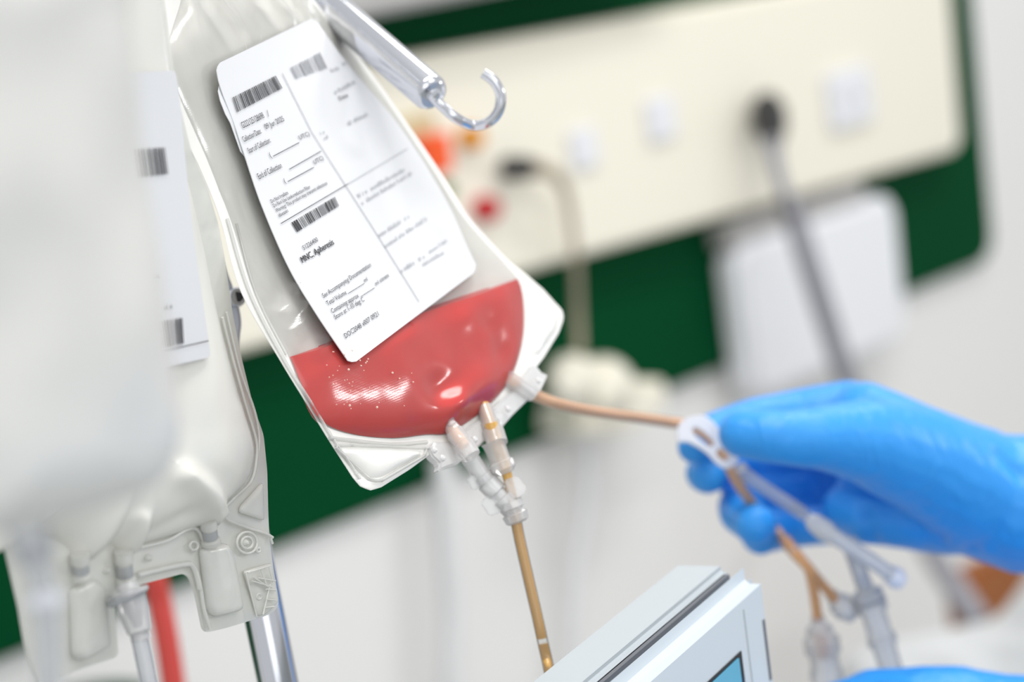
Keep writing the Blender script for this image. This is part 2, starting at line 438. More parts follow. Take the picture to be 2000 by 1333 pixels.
# bed end and sheet low on the right, green tub low on the left
hb = thing('bed_end', UW(1950, 1230, .1), 'blurred brown wooden board end between the gloved wrist and the pale sheet', 'bed')
pl = roundpoly([(1900, 1216), (1892, 1150), (1914, 1112), (2080, 1040), (2150, 1420), (1930, 1420)], [20, 14, 14, 0, 0, 0], 4)
prism('board', [UW(x, y, .30) for x, y in pl], VY, .03, M['wood'], hb, .006)
nb = (CAM - UW(1900, 1300, .5)).normalized()
tag(pillow('bed_sheet', catmull([(1690, 1262), (1780, 1240), (1880, 1224), (1945, 1205), (1985, 1160), (2040, 1090), (2160, 1080), (2260, 1300), (2100, 1540), (1800, 1560), (1640, 1450), (1640, 1300)], 8, True),
           (1800, 1400), (2080, 1350), lambda x, y: 1.9 - .0001 * (x - 1900), nb, .05, .05, M['sheet'], N=90, K=16,
           wr=lambda x, y: .006 * noise.noise(Vector((x * .012, y * .02, 1)))),
    'pale grey white sheet bundled in the lower right corner', 'sheet')
gt = thing('tub', UW(180, 1400, .2), 'dark green tub whose rim shows at the bottom left', 'tub')
c = UW(185, 1420, .075); g0 = Vector((c.x, c.y, c.z - .16))
lathe('tub_body', g0, c, [(0, .035), (.9, .042), (.97, .047), (1, .047)], M['green'], gt, 32)
lathe('lid', c, c + VZ * .024, [(0, .05), (.5, .05), (.8, .045), (1, .025)], M['green'], gt, 32)
tag(tube('red_tube', [UW(170, 560, .08), U(215, 760, 1.4), U(262, 950, 1.25), U(290, 1080, 1.2), U(312, 1180, 1.2), U(330, 1280, 1.2), U(348, 1420, 1.2), U(380, 1700, 1.2), U(420, 2100, 1.2)], .0062, M['redtube']),
    'translucent red tube hanging behind the fluid bag beside the clear spike', 'tube')

# ------------------------------------------------------------------ drip stand
st = thing('drip_stand', U(490, 2200, .80), 'chrome drip stand pole with an angled hook arm and grey clamp', 'drip stand')
SD = .80
def P_pole(y, dx=0): return U(392 + .2 * (y - 580) + dx, y, SD)
pb, ptop = P_pole(2600), P_pole(-520)
lathe('pole', pb, ptop, [(0, .0068), (1, .0068)], M['chrome'], st, 28)
# grey clamp with socket screw at the pole
cn = (CAM - P_pole(590)).normalized()
cp = P_pole(590)
axp = (ptop - pb).normalized(); axr = axp.cross(cn).normalized() * -1
if axr.dot(U(600, 590, .8) - cp) < 0: axr = -axr
pl = catmull([(400, 480), (430, 500), (446, 540), (462, 585), (470, 625), (468, 655), (462, 700), (450, 720), (405, 720)], 6, True)
prism('clamp', [U(x, y, .802) for x, y in pl], cn, .012, M['clampgrey'], st, .002, 3)
sc0 = U(455, 582, .789)
lathe('screw', sc0, sc0 + (cn * .9 + axr * .5).normalized() * .0035, [(0, .0034), (.7, .0034), (1, .0028)], M['chrome'], st, 24)
sc1 = sc0 + (cn * .9 + axr * .5).normalized() * .0036
lathe('screw_socket', sc1 - cn * .001, sc1 + cn * .0003, [(0, .0018), (1, .0018)], M['black'], st, 6)
# hook arm
tube('crossbar', [P_pole(-325), U(225, -332, .86), U(262, -318, .925)], .0066, M['chrome'], st, 20, 6)
a0, a1 = U(250, -325, .92), U(846, 186, .79)
L_ = (a1 - a0).length
lathe('hook_arm', a0, a1, [(0, .0062), (1 - .0022 / L_, .0062), (1 - .0007 / L_, .0056), (1, .0046)], M['chrome'], st, 36)
hk = tube('hook', [U(838, 182, .79), U(862, 206, .79), U(890, 230, .79), U(922, 245, .796), U(952, 240, .794), U(973, 218, .792), U(978, 188, .791), U(966, 160, .790), U(944, 143, .790)], .00175, M['chrome'], st, 18, 8)
pn = thing_nut = lathe('arm_nut', U(842, 192, .787), U(856, 178, .785), [(0, .0012), (.5, .002), (1, .0012)], M['chrome'], st, 16)

# further arms of the stand that carry the bags, above the frame
for tip in (U(150, -150, .655), U(-90, -185, .445), U(445, -150, .74)):
    h = P_pole(-420); tube('hook_arm', [h, h.lerp(tip, .5) + VZ * .02, tip + VZ * .012, tip - VZ * .004], .0032, M['chrome'], st, 14, 6)
# ------------------------------------------------------------------ cell bag
LEFT = catmull([(422, 126), (430, 168), (457, 240), (477, 300), (511, 400), (563, 520), (616, 610), (686, 714)], 10)
RIGHT = catmull([(613, 34), (683, 130), (783, 250), (868, 385), (912, 480), (934, 527)], 10)
LEFT = resample(LEFT, 61, False); RIGHT = resample(RIGHT, 61, False)
LW = .075
def cell_depth(x, y):
    a = np.array((422., 126.)); e = np.array((.409, .913)); f = np.array((.913, -.409))
    v = np.array((x, y)) - a
    t = float(np.clip(np.dot(v, e) / 643, -.4, 1.5)); o = float(np.dot(v, f))
    o -= 25 * (1 - (2 * min(max(t, 0), 1) - 1) ** 2) * -1        # the left side bows out
    return FOCUS + .008 + LW * o / (210 + 91 * t)
pA, pB, pC = U(600, 560, cell_depth(600, 560)), U(720, 480, cell_depth(720, 480)), U(650, 680, cell_depth(650, 680))
CN = (pB - pA).cross(pC - pA).normalized()
if CN.dot(CAM - pA) < 0: CN = -CN

cell = thing('cell_bag', U(830, 900, .79), 'clear cell collection bag a third full of red fluid, pulled sideways by its tube', 'blood bag')
outer = catmull([(352, -150), (322, -20), (303, 90), (322, 180), (350, 250), (388, 325), (430, 430), (470, 570), (545, 702), (600, 792), (640, 858), (690, 936)], 6)
outer += [np.array(p, float) for p in [(704, 952), (724, 959), (744, 953), (800, 918), (838, 890), (860, 884), (1040, 728), (1062, 700), (1092, 650), (1102, 622), (1098, 605), (1085, 592)]]
outer += catmull([(1062, 566), (1030, 538), (985, 500), (915, 420), (850, 320), (760, 190), (680, 80), (600, -20), (540, -150)], 6)
fl = pillow('flange', outer, (430, -60), (850, 760), cell_depth, CN, .0006, .0006, M['flange'], cell, N=260, K=24, p=8, q=.5)
inner = catmull([(380, -60), (345, 20), (325, 100), (345, 185), (375, 255), (408, 330), (450, 440), (492, 570), (552, 680), (588, 765), (618, 822), (675, 850), (760, 860), (830, 853), (868, 852), (905, 832), (950, 798), (990, 752), (1012, 700), (1024, 640), (1018, 560), (985, 515), (905, 425), (838, 320), (750, 190), (668, 80), (590, -20), (520, -80)], 6, True)
def cellH(x, y):
    t = (y - 100) / 750
    return .0046 + .0034 * max(0, min(1, t)) ** 2
def in_label(x, y):
    if y < 30 or y > 720: return False
    l = np.interp(y, LEFT[:, 1], LEFT[:, 0]) if y > 126 else 422 + (126 - y) * 2.1
    r = np.interp(y, RIGHT[:, 1], RIGHT[:, 0]) if y < 527 else 934 - (y - 527) * 1.33
    return l < x < r
def cellW(x, y):
    v = Vector((x * .010 - y * .003, y * .0045, 3.1))
    w = .0011 * noise.noise(v) + .0006 * noise.noise(v * 2.7)
    if in_label(x, y): w *= .25
    # pinched pleats by the ports
    for cx, cy, s, am in ((868, 812, 24, .0030), (905, 770, 30, .0024), (836, 770, 22, -.0026), (1000, 705, 22, .0014), (890, 640, 16, .0008), (930, 640, 18, -.0016), (960, 690, 26, -.0020)):
        w += am * math.exp(-((x - cx) ** 2 + (y - cy) ** 2) / (2 * s * s))
    # long soft folds across the empty upper film
    for (x1, y1, x2, y2, s, am) in ((525, 612, 562, 572, 7, .0018), (545, 640, 578, 604, 7, .0016), (395, 0, 470, 110, 8, .0013), (500, -10, 556, 62, 7, .0018), (548, -10, 588, 40, 6, .0018), (340, 250, 425, 380, 9, .0016), (600, 690, 625, 662, 9, .0012), (470, 60, 500, 140, 8, .001)):
        d = np.array((x2 - x1, y2 - y1), float); l = np.linalg.norm(d); d /= l
        v = np.array((x - x1, y - y1)); t = float(np.clip(np.dot(v, d), 0, l)); q = v - d * t
        w += am * math.exp(-float(np.dot(q, q)) / (2 * s * s)) * (.1 if in_label(x, y) else 1)
    return w
pouch_kw = dict(N=190, K=52, p=2.4, q=.62, wr=cellW)
pillow('pouch_film', inner, (430, 60), (800, 700), cell_depth, CN, cellH, cellH, M['pouch'], cell, **pouch_kw)
# the fluid: the inside of the pouch below a level plane
bm = pillow_bm(inner, (430, 60), (800, 700), cell_depth, CN, lambda x, y: cellH(x, y) - .0004, lambda x, y: cellH(x, y) - .0004, scale=.97, inset=.012, **{**pouch_kw, 'wr': lambda x, y: cellW(x, y) * .95 - .0002})
bmesh.ops.remove_doubles(bm, verts=bm.verts, dist=1e-5)
la, lb = U(556, 700, cell_depth(556, 700)), U(1014, 543, cell_depth(1014, 543))
ln = VZ.copy(); ln -= (lb - la).normalized() * ln.dot((lb - la).normalized()); ln.normalize()
bmesh.ops.holes_fill(bm, edges=[e for e in bm.edges if e.is_boundary], sides=0)
r = bmesh.ops.bisect_plane(bm, geom=bm.verts[:] + bm.edges[:] + bm.faces[:], dist=1e-6, plane_co=la, plane_no=ln, clear_outer=True)
bmesh.ops.holes_fill(bm, edges=[e for e in bm.edges if e.is_boundary], sides=0)
liq = autosmooth(mkbm('red_fluid', bm, M['liquid'], cell, True), 50)
# weld lines
def bead(name, pts, r, m, parent, dfn, nrm, off, n=6, closed=False):
    q = catmull(pts, n, closed)
    if closed: q.append(q[0])
    return tube(name, [U(x, y, dfn(x, y)) + nrm * off for x, y in q], r, m, parent, 8, 0)
bead('weld_line', [(640, 858), (675, 862), (760, 871), (830, 866)], .0006, M['weld'], cell, cell_depth, CN, .0008)
bead('weld_line', roundpoly([(648, 874), (680, 872), (830, 878), (826, 892), (740, 942), (720, 940)], 12, 3), .0005, M['weld'], cell, cell_depth, CN, .0008, 2, True)
bead('weld_line', [(440, 430), (482, 570), (548, 700), (604, 790), (644, 856), (700, 938)], .0005, M['weld'], cell, cell_depth, CN, .0008)
bead('weld_line', [(458, 440), (496, 575), (556, 695)], .0004, M['weld'], cell, cell_depth, CN, .0008)
# raised empty corner windows
tri = roundpoly([(652, 880), (828, 886), (742, 936), (722, 938)], 14, 4)
pillow('corner_window', tri, (700, 895), (790, 895), cell_depth, CN, .0022, .001, M['flange'], cell, N=60, K=8)
tri = roundpoly([(1036, 560), (1090, 612), (1088, 640), (1046, 700), (1034, 690)], 12, 4)
pillow('corner_window', tri, (1058, 600), (1054, 650), cell_depth, CN, .002, .001, M['flange'], cell, N=60, K=8)
# frosted port plate with torn tabs
plate = [(836, 872), (846, 862), (880, 862), (915, 836), (955, 806), (1000, 762), (1034, 716), (1046, 710), (1058, 726), (1072, 732), (1058, 762), (1030, 784), (1002, 812), (985, 832), (962, 850), (926, 882), (896, 906), (872, 914), (857, 921), (860, 905), (846, 892)]
prism('port_plate', [U(x, y, cell_depth(x, y) - .002) for x, y in plate], -CN, .003, M['frosted'], cell, .0006)
def seg3(x0, y0, x1, y1, da=0, db=0): return U(x0, y0, cell_depth(x0, y0) + da), U(x1, y1, cell_depth(x1, y1) + db)
a, b = seg3(872, 822, 922, 892, -.004, -.012)
lathe('inlet_port', a, b, [(0, .0022), (.05, .0026), (.1, .0022), (.3, .0026), (.32, .0030), (.62, .0030), (.64, .0034), (.8, .0034), (1, .0030)], M['clear'], cell)
lathe('inlet_fluid', a.lerp(b, -.05), a.lerp(b, .72), [(0, .0014), (1, .0019)], M['tanliq'], cell)
lathe('port_bubble', U(880, 824, cell_depth(880, 824) - .008), U(884, 832, cell_depth(880, 824) - .008), [(0, .0006), (.25, .0013), (.5, .0016), (.75, .0013), (1, .0006)], M['clear'], cell)
a, b = seg3(946, 796, 972, 868, -.004, -.008)
lathe('outlet_port', a, b, [(0, .0026), (.4, .0026), (.42, .0031), (.62, .0031), (.64, .0036), (1, .0034)], M['clear'], cell)
lathe('outlet_fluid', a.lerp(b, -.08), a.lerp(b, 1.05), [(0, .0018), (.5, .0018), (.6, .0024), (1, .0020)], M['amberliq'], cell)
a, b = seg3(992, 738, 1040, 772, -.004, -.004)
lathe('side_port', a, b, [(0, .0026), (.3, .0026), (.5, .0024), (1, .0024)], M['clear'], cell)
for x, y in ((846, 880), (862, 896), (1050, 745), (990, 800), (925, 860)):
    p = U(x, y, cell_depth(x, y) - .0055); lathe('pin_mark', p, p + CN * .0012, [(0, .0012), (.6, .0011), (1, .0006)], M['frosted'], cell, 12)

# bubbles on the fluid
rnd = random.Random(4)
for i in range(46):
    x, y = 600 + rnd.random() * 170, 700 + rnd.random() * 120
    if y < 690 + (685 - x) * -.74 and x > 680: continue
    p = U(x, y, cell_depth(x, y) - .004)
    # set each on the film by ray from the lens side
    b_ = bmesh.new(); bmesh.ops.create_icosphere(b_, subdivisions=1, radius=rnd.choice((.00015, .0002, .0002, .0003, .00042)))
    bmesh.ops.translate(b_, verts=b_.verts, vec=U(x, y, cell_depth(x, y)) + CN * (cellH(x, y) * .985 + cellW(x, y)))
    mkbm('bubble', b_, M['foam'], cell, True)

# printed label
bmt = pillow_bm(inner, (430, 60), (800, 700), cell_depth, CN, cellH, cellH, **{**pouch_kw, 'wr': None})
BV = BVHTree.FromBMesh(bmt); bmt.free()
def hit_depth(bv, x, y, fallback):
    h = bv.ray_cast(CAM, ray(x, y).normalized())
    return depth_of(h[0]) if h[0] else fallback(x, y)
def smooth_depth(bv, pts, fallback, off):
    """A smooth sheet (cubic) laid over the film, lifted so that the film stays behind it."""
    P = np.array(pts, float); mu, sg = P.mean(0), P.std(0) * 2
    def basis(x, y):
        x, y = (x - mu[0]) / sg[0], (y - mu[1]) / sg[1]
        return np.array([1, x, y, x * x, x * y, y * y, x ** 3, x * x * y, x * y * y, y ** 3])
    A_ = np.array([basis(*p) for p in P]); z = np.array([hit_depth(bv, p[0], p[1], fallback) for p in P])
    w = np.linalg.lstsq(A_, z, rcond=None)[0]
    lift = max(0.0, float(np.percentile(A_ @ w - z, 97)))
    return lambda x, y: float(basis(x, y) @ w) - lift - off
label_depth = smooth_depth(BV, [LEFT[i] * (1 - k / 10) + RIGHT[i] * k / 10 for i in range(0, 61, 4) for k in range(11)], cell_depth, .002)
rows, cols = 60, 24
vs, fs = [], []
for i in range(rows + 1):
    for j in range(cols + 1):
        s, t = j / cols, i / rows
        # rounded corners
        s2, t2 = s, t
        q = LEFT[i] * (1 - s) + RIGHT[i] * s
        vs.append(q)
def corner(q, c, r):
    return q
grid = np.array(vs).reshape(rows + 1, cols + 1, 2)
# cut the four corners back a little for the rounded look
for (i0, j0, di, dj, ri, rj) in ((0, 0, 1, 1, 1, 1), (0, cols, 1, -1, 1, 1), (rows, 0, -1, 1, 1, 1), (rows, cols, -1, -1, 1, 1)):
    p = grid[i0, j0]; pi = grid[i0 + di, j0]; pj = grid[i0, j0 + dj]
    grid[i0, j0] = p * .2 + (pi + pj) * .4
top3 = [U(x, y, label_depth(x, y)) for x, y in grid.reshape(-1, 2)]
bot3 = [p - CN * .0003 for p in top3]
n1 = (rows + 1) * (cols + 1)
def idx(i, j): return i * (cols + 1) + j
for i in range(rows):
    for j in range(cols):
        fs.append((idx(i, j), idx(i, j + 1), idx(i + 1, j + 1), idx(i + 1, j)))
        fs.append((n1 + idx(i, j), n1 + idx(i + 1, j), n1 + idx(i + 1, j + 1), n1 + idx(i, j + 1)))
ring = [idx(0, j) for j in range(cols)] + [idx(i, cols) for i in range(rows)] + [idx(rows, j) for j in range(cols, 0, -1)] + [idx(i, 0) for i in range(rows, 0, -1)]
for k in range(len(ring)):
    a, b = ring[k], ring[(k + 1) % len(ring)]
    fs.append((a, b, n1 + b, n1 + a))
lab = autosmooth(mk('label', top3 + bot3, fs, M['paper'], cell), 50)
lab['label'] = 'large white printed label with barcodes'
# second leaf of paper just behind, showing at the left edge
pl = [(428, 168), (426, 178), (430, 196), (440, 222), (450, 240), (470, 296), (500, 330), (560, 300), (520, 180), (470, 150)]
prism('under_leaf', [U(x, y, label_depth(x, y) + .0012) for x, y in pl], -CN, .0002, M['paper'], lab)

def ink(name, polys, dfn, m, parent, nrm, up=.0004):
    vs, fs = [], []
    for pl in polys:
        fs.append(tuple(range(len(vs), len(vs) + len(pl))))
        vs += [U(x, y, dfn(x, y)) + nrm * up for x, y in pl]
    me = bpy.data.meshes.new(name); me.from_pydata([tuple(v) for v in vs], [], fs); me.update()
    return link(name, me, m, parent, False)
def line(x0, y0, x1, y1, w):
    d = np.array((x1 - x0, y1 - y0), float); n = np.array((-d[1], d[0])) / np.linalg.norm(d) * w / 2
    out = []
    k = max(1, int(np.linalg.norm(d) / 30))
    for i in range(k):
        a = np.array((x0, y0)) + d * i / k; b = np.array((x0, y0)) + d * (i + 1) / k
        out.append([tuple(a - n), tuple(b - n), tuple(b + n), tuple(a + n)])
    return out
def barcode(tl, tr, br, bl, n, seed):
    r = random.Random(seed); tl, tr, br, bl = map(lambda p: np.array(p, float), (tl, tr, br, bl)); ws = []
    for i in range(n): ws.append((r.choice((1, 1, 1, 2, 2, 3)), r.choice((1, 1, 1, 2, 2))))
    tot = sum(a + b for a, b in ws) - ws[-1][1]; x = 0; out = []
    for a, b in ws:
        s0, s1 = x / tot, (x + a) / tot; x += a + b
        for k in range(3):
            f0, f1 = k / 3, (k + 1) / 3
            pt = lambda s, f: tuple((tl * (1 - s) + tr * s) * (1 - f) + (bl * (1 - s) + br * s) * f)
            out.append([pt(s0, f0), pt(s1, f0), pt(s1, f1), pt(s0, f1)])
    return out
FONT = {}
def glyphs(body):
    if body in FONT: return FONT[body]
    c = bpy.data.curves.new('t', 'FONT'); c.body = body; c.size = 1.0; c.resolution_u = 2; c.fill_mode = 'FRONT'
    o = bpy.data.objects.new('t', c); COL.objects.link(o)
    dg = bpy.context.evaluated_depsgraph_get(); me = bpy.data.meshes.new_from_object(o.evaluated_get(dg))
    v = [tuple(p.co[:2]) for p in me.vertices]; f = [tuple(p.vertices) for p in me.polygons]
    bpy.data.objects.remove(o); bpy.data.curves.remove(c); bpy.data.meshes.remove(me)
    FONT[body] = (v, f); return v, f
VDIR = np.array((-.45, -.893))
def text(name, body, x0, y0, x1, y1, cap, dfn, m, parent, nrm, bold=0.0, vdir=VDIR):
    v, f = glyphs(body); xs = [p[0] for p in v]; lo, hi = min(xs), max(xs)
    capu = .70
    P0, P1 = np.array((x0, y0), float), np.array((x1, y1), float)
    vs, fs = [], []
    for dx in ((0,) if not bold else (-bold, bold)):
        o = len(vs)
        for (a, b) in v:
            q = P0 + (P1 - P0) * ((a - lo) / (hi - lo)) + vdir * (b / capu * cap) + np.array((dx, 0))
            vs.append(U(q[0], q[1], dfn(*q)) + nrm * (.0004 + .00001 * (dx > 0)))
        fs += [tuple(i + o for i in t) for t in f]
    me = bpy.data.meshes.new(name); me.from_pydata([tuple(p) for p in vs], [], fs); me.update()
    return link(name, me, m, parent, False)
def strokes(x0, y0, x1, y1, cap, seed, vdir=VDIR):
    """A row of short marks for print too blurred to read."""
    r = random.Random(seed); d = np.array((x1 - x0, y1 - y0), float); L = np.linalg.norm(d); d /= L
    out = []; x = 0
    while x < L:
        if r.random() < .12: x += 3.5; continue
        w = r.uniform(.8, 1.4); h = cap * r.choice((.6, .65, .7, 1.0))
        a = np.array((x0, y0)) + d * x; b = a + d * w
        out.append([tuple(a), tuple(b), tuple(b + vdir * h), tuple(a + vdir * h)])
        if r.random() < .6:
            c = a + d * w * 2.0; out.append([tuple(a + vdir * h * .0), tuple(c), tuple(c + vdir * .9), tuple(a + vdir * .9)])
        x += w + r.uniform(1.0, 1.8)
    return out
LB = dict(dfn=label_depth, parent=lab, nrm=CN)
ink('barcode', barcode((451.6, 192), (536.5, 149), (550, 173.4), (461, 221), 40, 3), m=M['print'], **LB)
ink('barcode', barcode((567.4, 436), (652, 385.6), (660.4, 403.6), (579, 454.6), 30, 5), m=M['print'], **LB)
ink('barcode', barcode((565, 133.5), (623, 102.4), (637.6, 133.5), (576, 155), 16, 8), m=M['printlight'], **LB)  # pale ink stands in for the sheen washing over this barcode
PR = dict(m=M['print'], **LB)
for a in (('G222125128698', 473, 252, 515.5, 231, 12.5), ('Collection Date:', 475, 279, 510, 261, 11.5), ('09 Jun 2025', 518, 254, 554.5, 237, 11),
          ('Start of Collection:', 485.5, 301, 528, 279, 11.5), ('(', 527, 309, 529.5, 308, 11), ('UTC)', 584.5, 274.5, 604, 265.5, 9),
          ('End of Collection', 505, 351.5, 550, 328.5, 12), ('(', 555, 359, 557.5, 358, 10), ('UTC)', 613, 322.5, 631, 312.5, 9),
          ('Do Not Irradiate', 529, 398, 562, 380, 7.5), ('Do Not Use Leukoreduction Filter', 533.5, 406.6, 605.5, 368.5, 7.5),
          ('Warning: This product may transmit infectious', 538.6, 416, 638.5, 361, 7.5), ('diseases', 544, 425.5, 562, 415, 7.5),
          ('S1226400', 592, 490, 620.5, 472, 9), ('See Accompanying Documentation', 630.4, 583.6, 724, 521.5, 9.5),
          ('Total Volume', 638.5, 598.6, 676, 575.5, 9.5), ('ml', 711, 553, 717, 549, 8), ('Containing approx', 647.5, 613.6, 700, 581.5, 9.5),
          ('ml citrate', 733, 559.5, 758.5, 541, 8), ('Store at 1-10 deg C', 653.5, 625.5, 710.5, 589, 9.5), ('DOC2048 v007 0921', 673.6, 662.5, 739, 617.5, 10)):
    text('print_line', *a, **PR)
text('print_line', 'MNC, Apheresis', 589.6, 515, 651.4, 478, 12.5, bold=.35, **PR)
text('print_line', 'Date', 662, 197, 679, 189.5, 8, **PR)
rules = [line(532, 306.6, 583, 279.6, 1.3), line(563.5, 332, 625.6, 296.4, 1.3), line(560.5, 356, 611.5, 328, 1.3), line(547, 438, 678, 360.4, 1.3), line(678, 575, 710, 555, 1.0), line(703, 581, 730, 563.5, 1.0), line(520, 216, 523, 229, .8)]
for k_ in rules: ink('rule', k_, m=M['print'], **LB)
rules = [line(678, 360.4, 795, 291, 1.1), line(550, 144, 607, 258, 1.1), line(607, 258, 670, 357, 1.1), line(670, 357, 733, 455.5, 1.1), line(733, 455.5, 781, 532, 1.1), line(781, 532, 817, 590, 1.1)]
for k_ in rules: ink('rule', k_, m=M['printlight'], **LB)
sk = []
for i, a in enumerate(((646, 141, 662, 135, 7), (668, 128, 680, 124, 7), (653, 184, 694, 163, 7.5), (679, 246, 718, 226, 7.5), (625, 264, 637, 258, 6), (632, 274, 640, 269, 6),
                       (699, 387, 789, 335, 8), (706, 401, 803, 342, 8), (739.5, 464, 797, 427, 8), (751.6, 485, 833.5, 430, 8), (782, 534, 809, 516, 8),
                       (818, 511, 830, 503, 7), (838, 496, 875, 470, 7), (825, 521, 864.6, 497, 7))):
    sk += strokes(*a, seed=i)
ink('illegible_print', sk, m=M['printlight'], **LB)['kind'] = 'stuff'  # marks for unreadable print, in a paler ink

# ------------------------------------------------------------------ tubing below the cell bag
asm = thing('connector_set', U(985, 1000, .78), 'clear winged luer connectors hanging under the cell bag ports', 'connector')
DC = .775
a, b = U(906, 878, DC), U(950, 942, DC)
lathe('luer_barrel', a, b, [(0, .0024), (.2, .0024), (.22, .0029), (.8, .0029), (.82, .0033), (1, .0033)], M['clear'], asm)
a, b = U(940, 930, DC), U(1006, 1000, DC)
lathe('luer_body', a, b, [(0, .0030), (.15, .0030), (.17, .0036), (.45, .0036), (.47, .0028), (.6, .0028), (.62, .0038), (1, .0036)], M['clear'], asm, 12)
def wing(name, poly, d, th=.0022):
    v = (CAM - U(970, 960, d)).normalized()
    return prism(name, [U(x, y, d) for x, y in poly], v, th, M['clear'], asm, .0005)
wing('wing', [(910, 938), (924, 926), (962, 926), (966, 944), (922, 960)], DC)
wing('wing', [(938, 984), (954, 962), (990, 962), (996, 996), (956, 1010)], DC)
wing('wing', [(984, 938), (1010, 930), (1030, 956), (1024, 968), (996, 980)], DC)
a, b = U(996, 980, DC), U(1012, 1022, DC)
lathe('collar', a, b, [(0, .0040), (.3, .0044), (.35, .0036), (.55, .0036), (.6, .0044), (.9, .0040), (1, .0028)], M['clear'], asm, 10)
lathe('collar', U(962, 862, DC), U(988, 925, DC), [(0, .0040), (.1, .0036), (.6, .0032), (.65, .0042), (.85, .0042), (1, .0028)], M['clear'], asm)
am = thing('amber_tube', U(1030, 1160, DC), 'thin amber filled tube hanging straight down from the connectors', 'tube')
tube('fluid', [U(958, 826, DC), U(968, 862, DC), U(984, 905, DC), U(992, 935, DC), U(1003, 985, DC), U(1012, 1040, DC), U(1032, 1130, DC), U(1050, 1208, DC), U(1058, 1248, DC)], [.0022, .0021, .0019, .0016, .0016, .0016, .0016, .0016, .0016], M['amberliq'], am)
tube('fluid', [U(1061, 1258, DC), U(1066, 1280, DC), U(1090, 1380, DC), U(1190, 1750, DC + .04)], .0016, M['amberliq'], am)
tube('tube_wall', [U(1003, 985, DC), U(1012, 1040, DC), U(1032, 1130, DC), U(1050, 1208, DC), U(1066, 1280, DC), U(1090, 1380, DC), U(1190, 1750, DC + .04)], .0019, M['tubewall'], am)
tn = thing('tan_tube', U(1180, 800, .86), 'tan filled tube stretched from the cell bag to the gloved hand', 'tube')
tp = [U(1004, 744, cell_depth(1000, 742) - .004), U(1040, 770, .83), U(1090, 789, .845), U(1160, 804, .87), U(1240, 815, .90), U(1300, 824, .92), U(1345, 832, .925), U(1385, 856, .925), U(1412, 890, .925), U(1436, 936, .932), U(1468, 982, .944), U(1515, 1035, .962), U(1552, 1080, .940)]
tube('fluid', tp, .0019, M['tanliq'], tn)
tube('tube_wall', tp[1:], .0022, M['tubewall'], tn)

# ------------------------------------------------------------------ slide clamp, branch tubes and connectors in the hand
cl = thing('slide_clamp', U(1380, 870, .905), 'white slide clamp with two holes pinched between gloved thumb and fingers', 'clamp')
e = np.array((78., 66.)); e /= np.linalg.norm(e); f = np.array((e[1], -e[0]))
c = np.array((1380., 866.))
def ov(cx, cy, a, b, n=28, sq=2.4):
    o = []
    for k in range(n):
        t = 2 * math.pi * k / n; ct, s_ = math.cos(t), math.sin(t)
        x = a * math.copysign(abs(ct) ** (2 / sq), ct); y = b * math.copysign(abs(s_) ** (2 / sq), s_)
        q = np.array((cx, cy)) + e * x + f * y; o.append(q)
    return o
DCL = .905
vd = (CAM - U(1380, 866, DCL)).normalized(); vd = (vd + (U(1500, 700, DCL) - U(1380, 866, DCL)).normalized() * .15).normalized()
pl = [np.array(p, float) for p in [(1322, 842), (1330, 826), (1352, 816), (1378, 816), (1402, 838), (1425, 872), (1440, 892), (1436, 908), (1418, 917), (1400, 908), (1376, 884), (1344, 866), (1324, 864)]]
pl = catmull(pl, 4, True)
prism('clamp_plate', [U(x, y, DCL) for x, y in pl], vd, .0035, M['clampwhite'], cl, .0008, 2,
      holes=[[U(x, y, DCL) for x, y in ov(1372, 856, 26, 9)], [U(x, y, DCL) for x, y in ov(1410, 890, 13, 10)]])
br = thing('branch_tubes', U(1590, 1140, .93), 'forked peach coloured tube leaving the bottom of the gloved grip', 'tube')
tube('stem', [U(1535, 1058, .95), U(1552, 1080, .942), U(1590, 1122, .94)], [.0026, .0024, .0018], M['brownliq'], br)
tube('branch', [U(1575, 1106, .94), U(1600, 1136, .945), U(1632, 1172, .95)], .0021, M['brownliq'], br)
tube('branch', [U(1580, 1112, .94), U(1590, 1160, .945), U(1598, 1215, .95)], .0020, M['brownliq'], br)
lathe('end_fitting', U(1624, 1162, .95), U(1664, 1206, .955), [(0, .0028), (.3, .0032), (.35, .0048), (.7, .0048), (.75, .0036), (1, .003)], M['clear'], br)
a, b = U(1597, 1206, .95), U(1616, 1330, .955)
lathe('end_fitting', a, b, [(0, .0028), (.14, .003), (.16, .0050), (.30, .0056), (.34, .0072), (.55, .0072), (.58, .0058), (.8, .0058), (.85, .0066), (1, .0066)], M['clear'], br)
lathe('fitting_core', a.lerp(b, .25), a.lerp(b, .62), [(0, .003), (1, .003)], M['brownliq'], br)
cc = thing('stick_clamp', U(1700, 1100, .93), 'clear plastic clamp stick pointing down right under the gloved palm', 'clamp')
tube('shaft', [U(1600, 1030, .925), U(1650, 1062, .925), U(1705, 1098, .93), U(1750, 1130, .935)], [.0032, .0031, .0030, .0030], M['frosted'], cc)
lathe('head', U(1578, 1012, .925), U(1628, 1050, .925), [(0, .0022), (.2, .0036), (.7, .0042), (1, .0032)], M['frosted'], cc)
lathe('tip', U(1738, 1122, .934), U(1762, 1138, .936), [(0, .0038), (.6, .0042), (1, .003)], M['clampwhite'], cc)
ch = thing('drip_fitting', U(1715, 1230, .95), 'clear stepped drip fitting hanging right of the forked tube', 'connector')
tube('line', [U(1660, 1062, .935), U(1676, 1110, .945), U(1690, 1150, .95)], .0034, M['clear'], ch)
a, b = U(1684, 1128, .95), U(1752, 1345, .955)
lathe('chamber', a, b, [(0, .003), (.12, .0034), (.13, .0062), (.30, .0064), (.31, .0050), (.52, .0050), (.53, .0060), (.60, .0060), (.61, .0048), (1, .0044)], M['clear'], ch)
